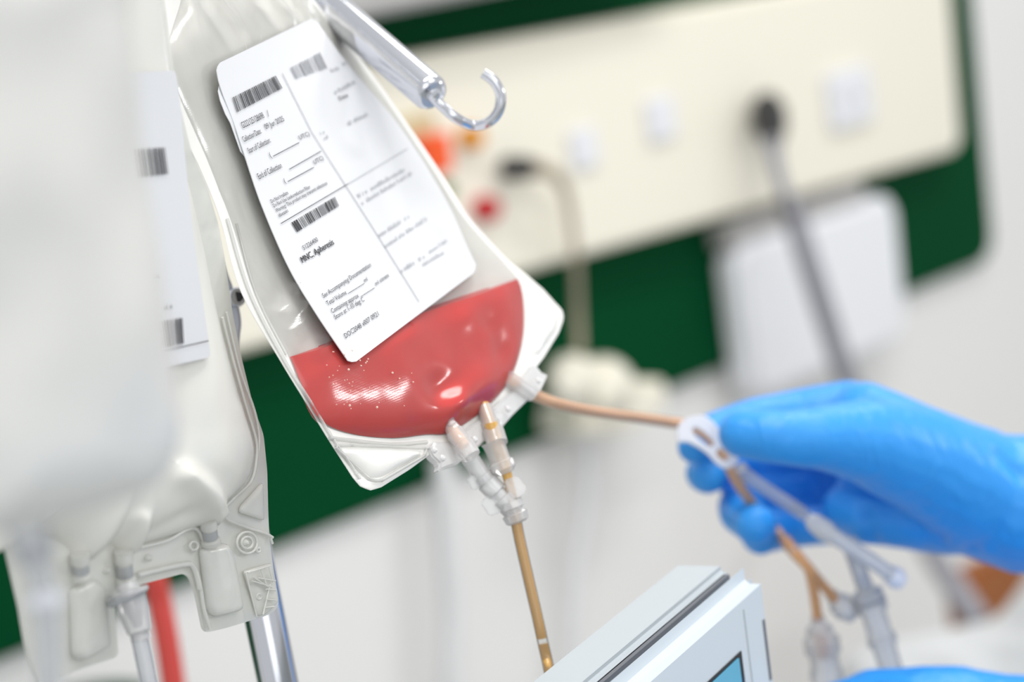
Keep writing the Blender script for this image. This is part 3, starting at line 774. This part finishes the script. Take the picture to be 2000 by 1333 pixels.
lathe('ring', a.lerp(b, .19), a.lerp(b, .25), [(0, .0058), (.5, .0068), (1, .0058)], M['smoke'], ch)
sm = tag(tube('clear_line', [U(1446, 915, .932), U(1462, 932, .936), U(1505, 962, .942), U(1545, 988, .945), U(1570, 1005, .95)], .0026, M['smoke']),
         'smoky clear tube lying across the fingers inside the gloved grip', 'tube')

# ------------------------------------------------------------------ gloved hands
def capsule_bm(bm, p, q, r0, r1, seg=18, rings=6):
    ax = q - p; L = ax.length; ax.normalize(); ref = ax.orthogonal().normalized(); bi = ax.cross(ref)
    prof = []
    for k in range(rings + 1):
        a = -math.pi / 2 + math.pi / 2 * k / rings; prof.append((math.sin(a) * r0, math.cos(a) * r0))
    for k in range(rings + 1):
        a = math.pi / 2 * k / rings; prof.append((L + math.sin(a) * r1, math.cos(a) * r1))
    R = []
    for t, r in prof:
        R.append([bm.verts.new(p + ax * t + (ref * math.cos(2 * math.pi * k / seg) + bi * math.sin(2 * math.pi * k / seg)) * max(r, 1e-5)) for k in range(seg)])
    for i in range(len(R) - 1):
        for k in range(seg):
            bm.faces.new((R[i][k], R[i][(k + 1) % seg], R[i + 1][(k + 1) % seg], R[i + 1][k]))
    bm.faces.new(R[0][::-1]); bm.faces.new(R[-1])
def flesh(name, chains, mat_, parent, voxel=.0012, smooth=10, folds=(), rough=.0):
    bm = bmesh.new()
    for ch in chains:
        for (a, b) in zip(ch[:-1], ch[1:]):
            capsule_bm(bm, U(*a[:3]), U(*b[:3]), a[3], b[3])
    bmesh.ops.recalc_face_normals(bm, faces=bm.faces)
    me = bpy.data.meshes.new('t'); bm.to_mesh(me); bm.free()
    o = bpy.data.objects.new('t', me); COL.objects.link(o)
    md = o.modifiers.new('r', 'REMESH'); md.mode = 'VOXEL'; md.voxel_size = voxel
    ms = o.modifiers.new('s', 'SMOOTH'); ms.factor = .5; ms.iterations = smooth
    dg = bpy.context.evaluated_depsgraph_get(); me2 = bpy.data.meshes.new_from_object(o.evaluated_get(dg))
    bpy.data.objects.remove(o); bpy.data.meshes.remove(me)
    n = len(me2.vertices)
    co = np.empty(n * 3); me2.vertices.foreach_get('co', co); co = co.reshape(-1, 3)
    nr = np.array([v.normal[:] for v in me2.vertices])
    add = np.zeros(n)
    for (p, q, s, am) in folds:
        p, q = np.array(U(*p)), np.array(U(*q)); d = q - p; L = np.linalg.norm(d); d /= L
        v = co - p; t = np.clip(v @ d, 0, L); e_ = v - t[:, None] * d
        end = np.clip(np.minimum(t, L - t) / (L * .3) + .25, 0, 1)
        add += 1.5 * am * np.exp(-(e_ ** 2).sum(1) / (2 * s * s)) * end
    if rough:
        add += np.array([rough * noise.noise(Vector(c) * 55) for c in co])
    co += nr * add[:, None]
    me2.vertices.foreach_set('co', co.ravel()); me2.update()
    me2.materials.clear()
    return link(name, me2, mat_, parent, True)

person = thing('person', U(2150, 1150, .93), 'person in blue gloves holding the slide clamp, other hand below', 'person')
d0 = .90
grip = [
    # forearm and wrist
    [(3600, 1130, 1.0, .042), (2700, 1040, .96, .038), (2330, 1010, .95, .036), (2150, 992, .95, .0305), (1985, 980, .945, .0262), (1900, 960, .945, .0238)],
    [(1985, 1010, .95, .0225), (1880, 1005, .955, .0165)],
    [(2150, 1010, .955, .028), (2000, 1010, .955, .0225)],
    # thumb
    [(1900, 955, .94, .0238), (1800, 900, .925, .0205), (1690, 862, .905, .0160), (1600, 855, .892, .0118), (1535, 856, .888, .0102), (1490, 852, .888, .0098), (1450, 848, .890, .0092)],
    [(1800, 890, .935, .0195), (1690, 820, .945, .0150)],
    # back of the hand to each knuckle
    [(1900, 935, .955, .0215), (1770, 865, .965, .0170), (1655, 806, .975, .0132)],
    [(1900, 955, .962, .0200), (1790, 900, .985, .0165), (1690, 860, 1.0, .0130)],
    [(1900, 975, .962, .0200), (1800, 950, .985, .0160), (1700, 935, 1.005, .0125)],
    [(1900, 1000, .958, .0180), (1800, 1010, .975, .0145), (1700, 1005, .995, .0118)],
    # heel of the palm
    [(1900, 1000, .952, .0180), (1800, 1012, .948, .0125), (1700, 1012, .955, .0105), (1655, 995, .965, .0100)],
    [(1800, 950, .955, .0170), (1690, 960, .97, .0120)],
    # index
    [(1655, 806, .975, .0132), (1560, 812, .972, .0112), (1480, 826, .965, .0100), (1430, 836, .955, .0088), (1388, 848, .945, .0080), (1356, 874, .937, .0066)],
    # middle
    [(1690, 860, 1.0, .0130), (1560, 880, 1.005, .0112), (1450, 902, 1.0, .0100), (1392, 915, .985, .0088), (1376, 924, .962, .0080), (1384, 928, .946, .0076)],
    # ring
    [(1700, 935, 1.005, .0125), (1600, 955, 1.005, .0108), (1490, 968, 1.0, .0098), (1446, 988, .985, .0092), (1448, 1004, .962, .0089), (1476, 1026, .940, .0084)],
    # little
    [(1700, 1005, .995, .0118), (1620, 1020, .995, .0094), (1530, 1032, .99, .0084), (1484, 1046, .975, .0078), (1486, 1050, .962, .0074)],
]
folds = [((1850, 905, .925), (1838, 1070, .935), .0022, -.0020), ((1870, 900, .925), (1862, 1075, .935), .002, .0018),
         ((1900, 905, .922), (1905, 1085, .935), .0024, -.0022), ((1922, 890, .92), (1930, 1090, .935), .0022, .0018),
         ((1940, 860, .92), (2000, 960, .925), .0022, -.0016), ((1780, 985, .93), (1815, 1068, .945), .002, -.0014),
         ((1680, 980, .945), (1720, 1065, .95), .002, -.0016), ((1640, 925, .92), (1730, 885, .905), .0016, -.0013),
         ((1690, 920, .915), (1790, 860, .91), .0016, -.0008),
         ((1478, 812, .885), (1490, 880, .885), .0012, -.0011), ((1500, 816, .885), (1512, 880, .885), .0012, -.0010), ((1540, 818, .885), (1528, 878, .885), .0012, -.0008),
         ((1530, 790, .955), (1500, 815, .955), .0014, -.001), ((1560, 775, .955), (1540, 812, .955), .0014, -.001), ((1640, 800, .93), (1560, 822, .93), .0025, -.0012)]
flesh('gloved_hand', grip, M['glove'], person, .00115, 9, folds, .0006)
low = [
    [(1715, 1393, 0.900, .0165), (1800, 1393, 0.900, .0178), (1872, 1391, 0.900, .0172), (1990, 1441, 0.900, .024), (2200, 1551, 0.900, .030), (2700, 1760, .90, .036), (3500, 2000, .92, .041)],
    [(1872, 1391, 0.900, .0160), (1950, 1491, 0.910, .024)],
    [(1715, 1393, 0.900, .0155), (1590, 1419, 0.890, .0135), (1500, 1471, 0.880, .0105), (1470, 1521, 0.875, .009)],
    [(1740, 1411, 0.885, .0150), (1610, 1461, 0.870, .0125), (1540, 1521, 0.860, .0100)],
    [(1780, 1441, 0.875, .0150), (1650, 1501, 0.860, .0120), (1590, 1561, 0.855, .0095)],
    [(1830, 1471, 0.870, .0150), (1720, 1541, 0.860, .0110), (1670, 1591, 0.855, .009)],
    [(1900, 1491, 0.910, .018), (1760, 1551, 0.930, .0135), (1680, 1581, 0.920, .0105)],
]
lf = [((1845, 1320, .882), (1850, 1380, .882), .0016, -.0012), ((1870, 1318, .882), (1880, 1380, .882), .0016, -.0012), ((1900, 1325, .882), (1930, 1390, .882), .0018, -.0014)]
flesh('gloved_hand', low, M['glove'], person, .0014, 9, lf, .0006)

# ------------------------------------------------------------------ instrument display
mon = thing('display_unit', U(1300, 1500, .72), 'pale grey instrument display casing with a blue screen, seen from its top edge', 'display')
LV = ROT @ Vector((.523, .272, -1.0)); LV = (LV - VZ * LV.z).normalized()
DV = LV.cross(VZ).normalized()
if DV.dot(U(1490, 1105, .8) - U(1320, 1092, .8)) < 0: DV = -DV
C0 = U(1494, 1100, .80)                                 # front top far corner
dpix = (U(1494, 1100, .80) + DV * .01); q = ROT.transposed() @ (dpix - CAM); qx = W / 2 + q.x / -q.z * F
sc = .01 / (qx - 1494)                                  # metres along DV per pixel
tF, tS, tB = 0.0, -64 * sc, -176 * sc
obox('front_housing', C0, LV, DV, VZ, (-.30, tS + .0005, -.24), (0, tF, 0), M['casing'], mon, .0055, 5)
# rear housing tapers a little at the far top edge
obox('rear_housing', C0, LV, DV, VZ, (-.30, tB, -.24), (-.002, tS - .0005, .0), M['casing2'], mon, .0022, 3)
obox('seam_gap', C0, LV, DV, VZ, (-.298, tS - .001, -.238), (-.006, tS + .001, -.0022), M['slot'], mon)
lathe('support_post', C0 + LV * -.15 + DV * (tB * .6) - VZ * .23, Vector(((C0 + LV * -.15 + DV * (tB * .6)).x, (C0 + LV * -.15 + DV * (tB * .6)).y, 0)), [(0, .014), (1, .014)], M['casing2'], mon)
def onface(x, y, off=0.0):
    p = UP(x, y, C0 + DV * off, DV) - C0; return p.dot(LV), p.dot(VZ)
l1, v1 = onface(1446, 1272); 
obox('screen_border', C0, LV, DV, VZ, (-.27, -.001, -.20), (l1, .0004, v1), M['screenblack'], mon)
l2, v2 = onface(1428, 1302)
obox('screen', C0, LV, DV, VZ, (-.262, -.001, -.19), (l1 - .0035, .0008, v1 - .0012), M['screenblue'], mon)
l3, v3 = onface(1480, 1238)
obox('bezel_line', C0, LV, DV, VZ, (l1 + .006, -.001, -.20), (l1 + .0066, .0003, v1 + .012), M['casing2'], mon)
s1, s2 = onface(1503, 1196), onface(1519, 1318)
obox('vent_slot', C0, LV, DV, VZ, (-.0085, -.004, s2[1]), (-.0058, .0003, s1[1]), M['slot'], mon, .0006)

# ------------------------------------------------------------------ fluid bag with label
FN0 = None
def fb_depth(x, y): return .722 - .105 * (500 - x) / 500 + .00001 * (y - 600)
pA, pB, pC = U(300, 700, fb_depth(300, 700)), U(400, 700, fb_depth(400, 700)), U(300, 800, fb_depth(300, 800))
FN = (pB - pA).cross(pC - pA).normalized()
if FN.dot(CAM - pA) < 0: FN = -FN
fb = thing('fluid_bag', U(250, 1200, .67), 'milky fluid bag with moulded port tabs and a barcoded label', 'fluid bag')
edge = [(-160, -160), (300, -160), (322, 0), (345, 180), (374, 296), (406, 368), (427, 440), (440, 510), (454, 610), (472, 700), (494, 790), (515, 850), (522, 920), (524, 1000), (526, 1050), (534, 1110), (545, 1175), (540, 1192), (522, 1203),
        (440, 1228), (404, 1236), (398, 1228), (384, 1160), (372, 1128), (358, 1121), (300, 1136), (262, 1146), (232, 1158), (224, 1168), (226, 1220), (232, 1278), (224, 1286), (150, 1310), (110, 1330), (80, 1350), (62, 1300), (50, 1252), (40, 1190), (22, 1110), (8, 1050), (-80, 1060), (-160, 1060)]
fp = [U(x, y, fb_depth(x, y)) for x, y in roundpoly(edge, 9, 3)]
prism('flange', fp, -FN, .0010, M['milkyflange'], fb)
body = catmull([(-140, -140), (100, -150), (280, -140), (312, 0), (335, 180), (352, 300), (376, 400), (398, 500), (420, 610), (444, 710), (470, 800), (486, 850), (490, 890), (480, 935), (450, 968), (428, 992), (416, 1028), (404, 1028), (380, 1030), (320, 1050), (262, 1068), (245, 1092), (232, 1092), (215, 1066), (180, 1070), (160, 1100), (146, 1100), (120, 1060), (60, 1040), (0, 1040), (-140, 1030)], 6, True)
def fbW(x, y):
    w = .0010 * noise.noise(Vector((x * .009, y * .006, 7)))
    for (x1, y1, x2, y2, s, am) in ((300, 925, 405, 1000, 16, .0035), (405, 1000, 410, 1040, 9, .002), (225, 1010, 240, 1090, 10, .002), (440, 800, 465, 880, 14, .0012), (330, 1000, 270, 1040, 14, -.0015)):
        d = np.array((x2 - x1, y2 - y1), float); l = np.linalg.norm(d); d /= l
        v = np.array((x - x1, y - y1)); t = float(np.clip(np.dot(v, d), 0, l)); q = v - d * t
        w += am * math.exp(-float(np.dot(q, q)) / (2 * s * s))
    return w
def fbH(x, y): return .006 + .006 * max(0, min(1, (y - 200) / 700))
pillow('fluid_pouch', body, (120, 0), (230, 850), fb_depth, FN, fbH, lambda x, y: .006, M['milky'], fb, N=200, K=44, p=2.6, q=.6, wr=fbW)
def fbead(name, pts, r=.0005, closed=False, off=.0012, m='milkyraised', n=5):
    return bead(name, pts, r, M[m], fb, fb_depth, FN, off, n, closed)
fbead('weld_line', [(428, 620), (448, 700), (474, 792), (494, 860), (494, 900), (484, 940), (452, 972), (432, 994), (434, 1010), (448, 1020), (480, 1032), (512, 1042), (526, 1050)])
fbead('weld_line', [(436, 610), (462, 720), (490, 800), (500, 850), (498, 890)], .0004)
fbead('weld_line', [(522, 1050), (526, 1062)], .0004)
def fpad(name, poly, h, r=6, m='milkyraised', A=None, B=None):
    q = roundpoly(poly, r, 4); c = np.mean(np.array(poly, float), 0)
    return pillow(name, q, A if A else tuple(c - .5), B if B else tuple(c + .5), lambda x, y: fb_depth(x, y) - .0012, FN, h, .0004, M[m], fb, N=60, K=8, p=6, q=.5)
fpad('moulded_triangle', [(512, 942), (468, 990), (466, 1002), (514, 1018)], .0012, 5)
fpad('hatched_corner', [(474, 1116), (530, 1100), (544, 1176), (520, 1200), (502, 1204)], .0006, 4, 'milkyflange')
for x1, y1, x2, y2 in ((480, 1118, 528, 1104), (488, 1134, 532, 1146), (500, 1128, 538, 1134), (506, 1112, 520, 1140), (522, 1108, 534, 1136), (516, 1150, 540, 1152), (516, 1170, 540, 1172), (514, 1186, 536, 1184), (524, 1140, 514, 1200), (476, 1118, 502, 1204), (490, 1126, 524, 1146)):
    fbead('hatch_rib', [(x1 - 9, y1), (x2 - 13, y2)], .00028, off=.0024, n=2)
for x, y, r in ((476, 1060, 20), (476, 1060, 11), (372, 1066, 8), (498, 1074, 4), (499, 1165, 5)):
    fbead('moulded_ring', [(x + r * math.cos(t * math.pi / 6), y + r * 1.05 * math.sin(t * math.pi / 6)) for t in range(12)], .00045, True, n=2)
for x, y in ((476, 1060), (288, 1090), (204, 1114)):
    p = U(x, y, fb_depth(x, y) - .0012); lathe('moulded_dot', p, p + FN * .0018, [(0, .0011), (.5, .0010), (1, .0004)], M['milkyraised'], fb, 14)
fpad('port_tab', [(388, 1072), (440, 1060), (452, 1090), (470, 1186), (462, 1194), (412, 1206), (402, 1190)], .0026, 8, A=(420, 1090), B=(436, 1180))
fpad('port_tab', [(132, 1150), (176, 1128), (200, 1146), (210, 1262), (150, 1292), (138, 1280)], .0026, 8, A=(165, 1165), B=(176, 1260))
fbead('weld_line', [(386, 1150), (392, 1190), (404, 1228)], .0006)
fbead('weld_line', [(262, 1124), (300, 1114), (356, 1102), (370, 1106), (378, 1124), (384, 1150)], .0009)
fbead('weld_line', [(264, 1070), (320, 1056), (360, 1034), (380, 1036), (392, 1060)], .0006)
for (x0, y0, x1, y1, k) in ((406, 1016, 412, 1062, 0), (156, 1084, 158, 1130, 1), (240, 1076, 246, 1140, 2)):
    a, b = U(x0, y0, fb_depth(x0, y0) - .006), U(x1, y1, fb_depth(x1, y1) - .004)
    lathe('port', a, b, [(0, .0026), (.35, .0026), (.4, .0022), (.8, .0022), (.85, .0030), (1, .0030)], M['milkyraised'], fb)
    lathe('port_core', a.lerp(b, .42), a.lerp(b, .78), [(0, .0023), (1, .0023)], M['smoke'], fb)
sp = thing('spike_line', U(262, 1200, .66), 'clear spike and drip line plugged into the milky bag middle port', 'drip line')
d_ = .662
lathe('spike_hub', U(246, 1138, d_), U(276, 1250, d_), [(0, .0028), (.12, .0034), (.14, .0056), (.2, .0056), (.22, .0044), (.5, .0042), (.85, .0034), (.9, .0026), (1, .0026)], M['clear'], sp)
lathe('spike_core', U(250, 1150, d_), U(270, 1225, d_), [(0, .0030), (.5, .0026), (1, .0012)], M['steel'], sp)
lathe('thumb_ring', U(246, 1160, d_), U(252, 1174, d_), [(0, .0050), (.5, .0062), (1, .0050)], M['smoke'], sp)
tube('line', [U(270, 1236, d_), U(280, 1280, d_), U(290, 1330, d_), U(305, 1420, d_), U(350, 1800, d_), U(420, 2300, d_)], .0024, M['smoke'], sp)

# label on the fluid bag
bmt = pillow_bm(body, (120, 0), (230, 850), fb_depth, FN, fbH, lambda x, y: .006, N=120, K=30, p=2.6, q=.6)
BV2 = BVHTree.FromBMesh(bmt); bmt.free()
FL = resample(catmull([(120, 150), (150, 400), (182, 600), (212, 742)], 8), 41, False)
FR = resample(catmull([(343, 137), (354, 220), (362, 310), (378, 460), (398, 600), (412, 698)], 8), 41, False)
fl_depth = smooth_depth(BV2, [FL[i] * (1 - k / 10) + FR[i] * k / 10 for i in range(0, 41, 4) for k in range(11)], fb_depth, .003)
def sheet(name, Lc, Rc, cols, dfn, nrm, m, parent, th=.0003):
    rows = len(Lc) - 1; g = np.array([[Lc[i] * (1 - k / cols) + Rc[i] * k / cols for k in range(cols + 1)] for i in range(rows + 1)])
    for (i0, j0, di, dj) in ((0, 0, 1, 1), (0, cols, 1, -1), (rows, 0, -1, 1), (rows, cols, -1, -1)):
        p, a_, b_ = g[i0, j0].copy(), g[i0 + di, j0], g[i0, j0 + dj]; g[i0, j0] = p * .3 + (p + (a_ - p) * .5) * .35 + (p + (b_ - p) * .5) * .35
    t3 = [U(x, y, dfn(x, y)) for x, y in g.reshape(-1, 2)]; b3 = [p - nrm * th for p in t3]
    n1 = len(t3); w = cols + 1; f = []
    for i in range(rows):
        for j in range(cols):
            a_ = i * w + j; f.append((a_, a_ + 1, a_ + w + 1, a_ + w)); f.append((n1 + a_, n1 + a_ + w, n1 + a_ + w + 1, n1 + a_ + 1))
    ring = [j for j in range(cols)] + [i * w + cols for i in range(rows)] + [rows * w + j for j in range(cols, 0, -1)] + [i * w for i in range(rows, 0, -1)]
    for k in range(len(ring)):
        a_, b_ = ring[k], ring[(k + 1) % len(ring)]; f.append((a_, b_, n1 + b_, n1 + a_))
    return autosmooth(mk(name, t3 + b3, f, m, parent), 50)
flb = sheet('label', FL, FR, 24, fl_depth, FN, M['paper'], fb)
flb['label'] = 'white label with two short barcodes'
FB = dict(dfn=fl_depth, parent=flb, nrm=FN)
ink('barcode', barcode((258, 292), (320, 288), (327, 340), (266, 347), 15, 21), m=M['print'], **FB)
ink('barcode', barcode((310, 628), (354, 621), (357, 671), (318, 680), 12, 22), m=M['print'], **FB)
ink('rule', line(318, 686, 405, 666, 1.8), m=M['print'], **FB)
ink('illegible_print', strokes(314, 607, 335, 602, 9, 31, np.array((-.1, -.99))) + strokes(276, 372, 279, 371, 9, 32, np.array((-.1, -.99))) + strokes(300, 545, 310, 543, 8, 33, np.array((-.1, -.99))), m=M['print'], **FB)

# ------------------------------------------------------------------ near bag at the left edge
def nb_depth(x, y): return .47 - .06 * (330 - x) / 330
pA, pB, pC = U(100, 700, nb_depth(100, 700)), U(200, 700, nb_depth(200, 700)), U(100, 800, nb_depth(100, 800))
NN = (pB - pA).cross(pC - pA).normalized()
if NN.dot(CAM - pA) < 0: NN = -NN
nbg = thing('near_bag', U(90, 1000, .45), 'large blurred cloudy white bag nearest the lens at the left edge', 'fluid bag')
out = catmull([(-420, -160), (-100, -190), (228, -160), (236, 0), (243, 100), (256, 240), (276, 380), (296, 500), (318, 640), (330, 760), (330, 850), (312, 920), (270, 962), (190, 990), (90, 1020), (0, 1044), (-150, 1070), (-420, 1100)], 6, True)
pillow('pouch', out, (-90, 60), (20, 860), nb_depth, NN, .012, .010, M['nearbag'], nbg, N=140, K=30, p=2.6, q=.6,
       wr=lambda x, y: .0012 * noise.noise(Vector((x * .006, y * .004, 2))))
lathe('port', U(50, 1010, .45), U(70, 1100, .45), [(0, .0040), (.5, .0036), (1, .0030)], M['smoke'], nbg)
ln_ = thing('near_line', U(95, 1250, .45), 'blurred grey drip line with a white collar below the near bag', 'drip line')
tube('line', [U(62, 1060, .45), U(80, 1130, .45), U(92, 1200, .45), U(97, 1290, .45), U(100, 1420, .45), U(120, 1800, .45), U(150, 2300, .45)], .0022, M['smoke'], ln_)
lathe('collar', U(86, 1158, .45), U(92, 1190, .45), [(0, .0022), (.3, .0034), (.7, .0034), (1, .0022)], M['clampwhite'], ln_)
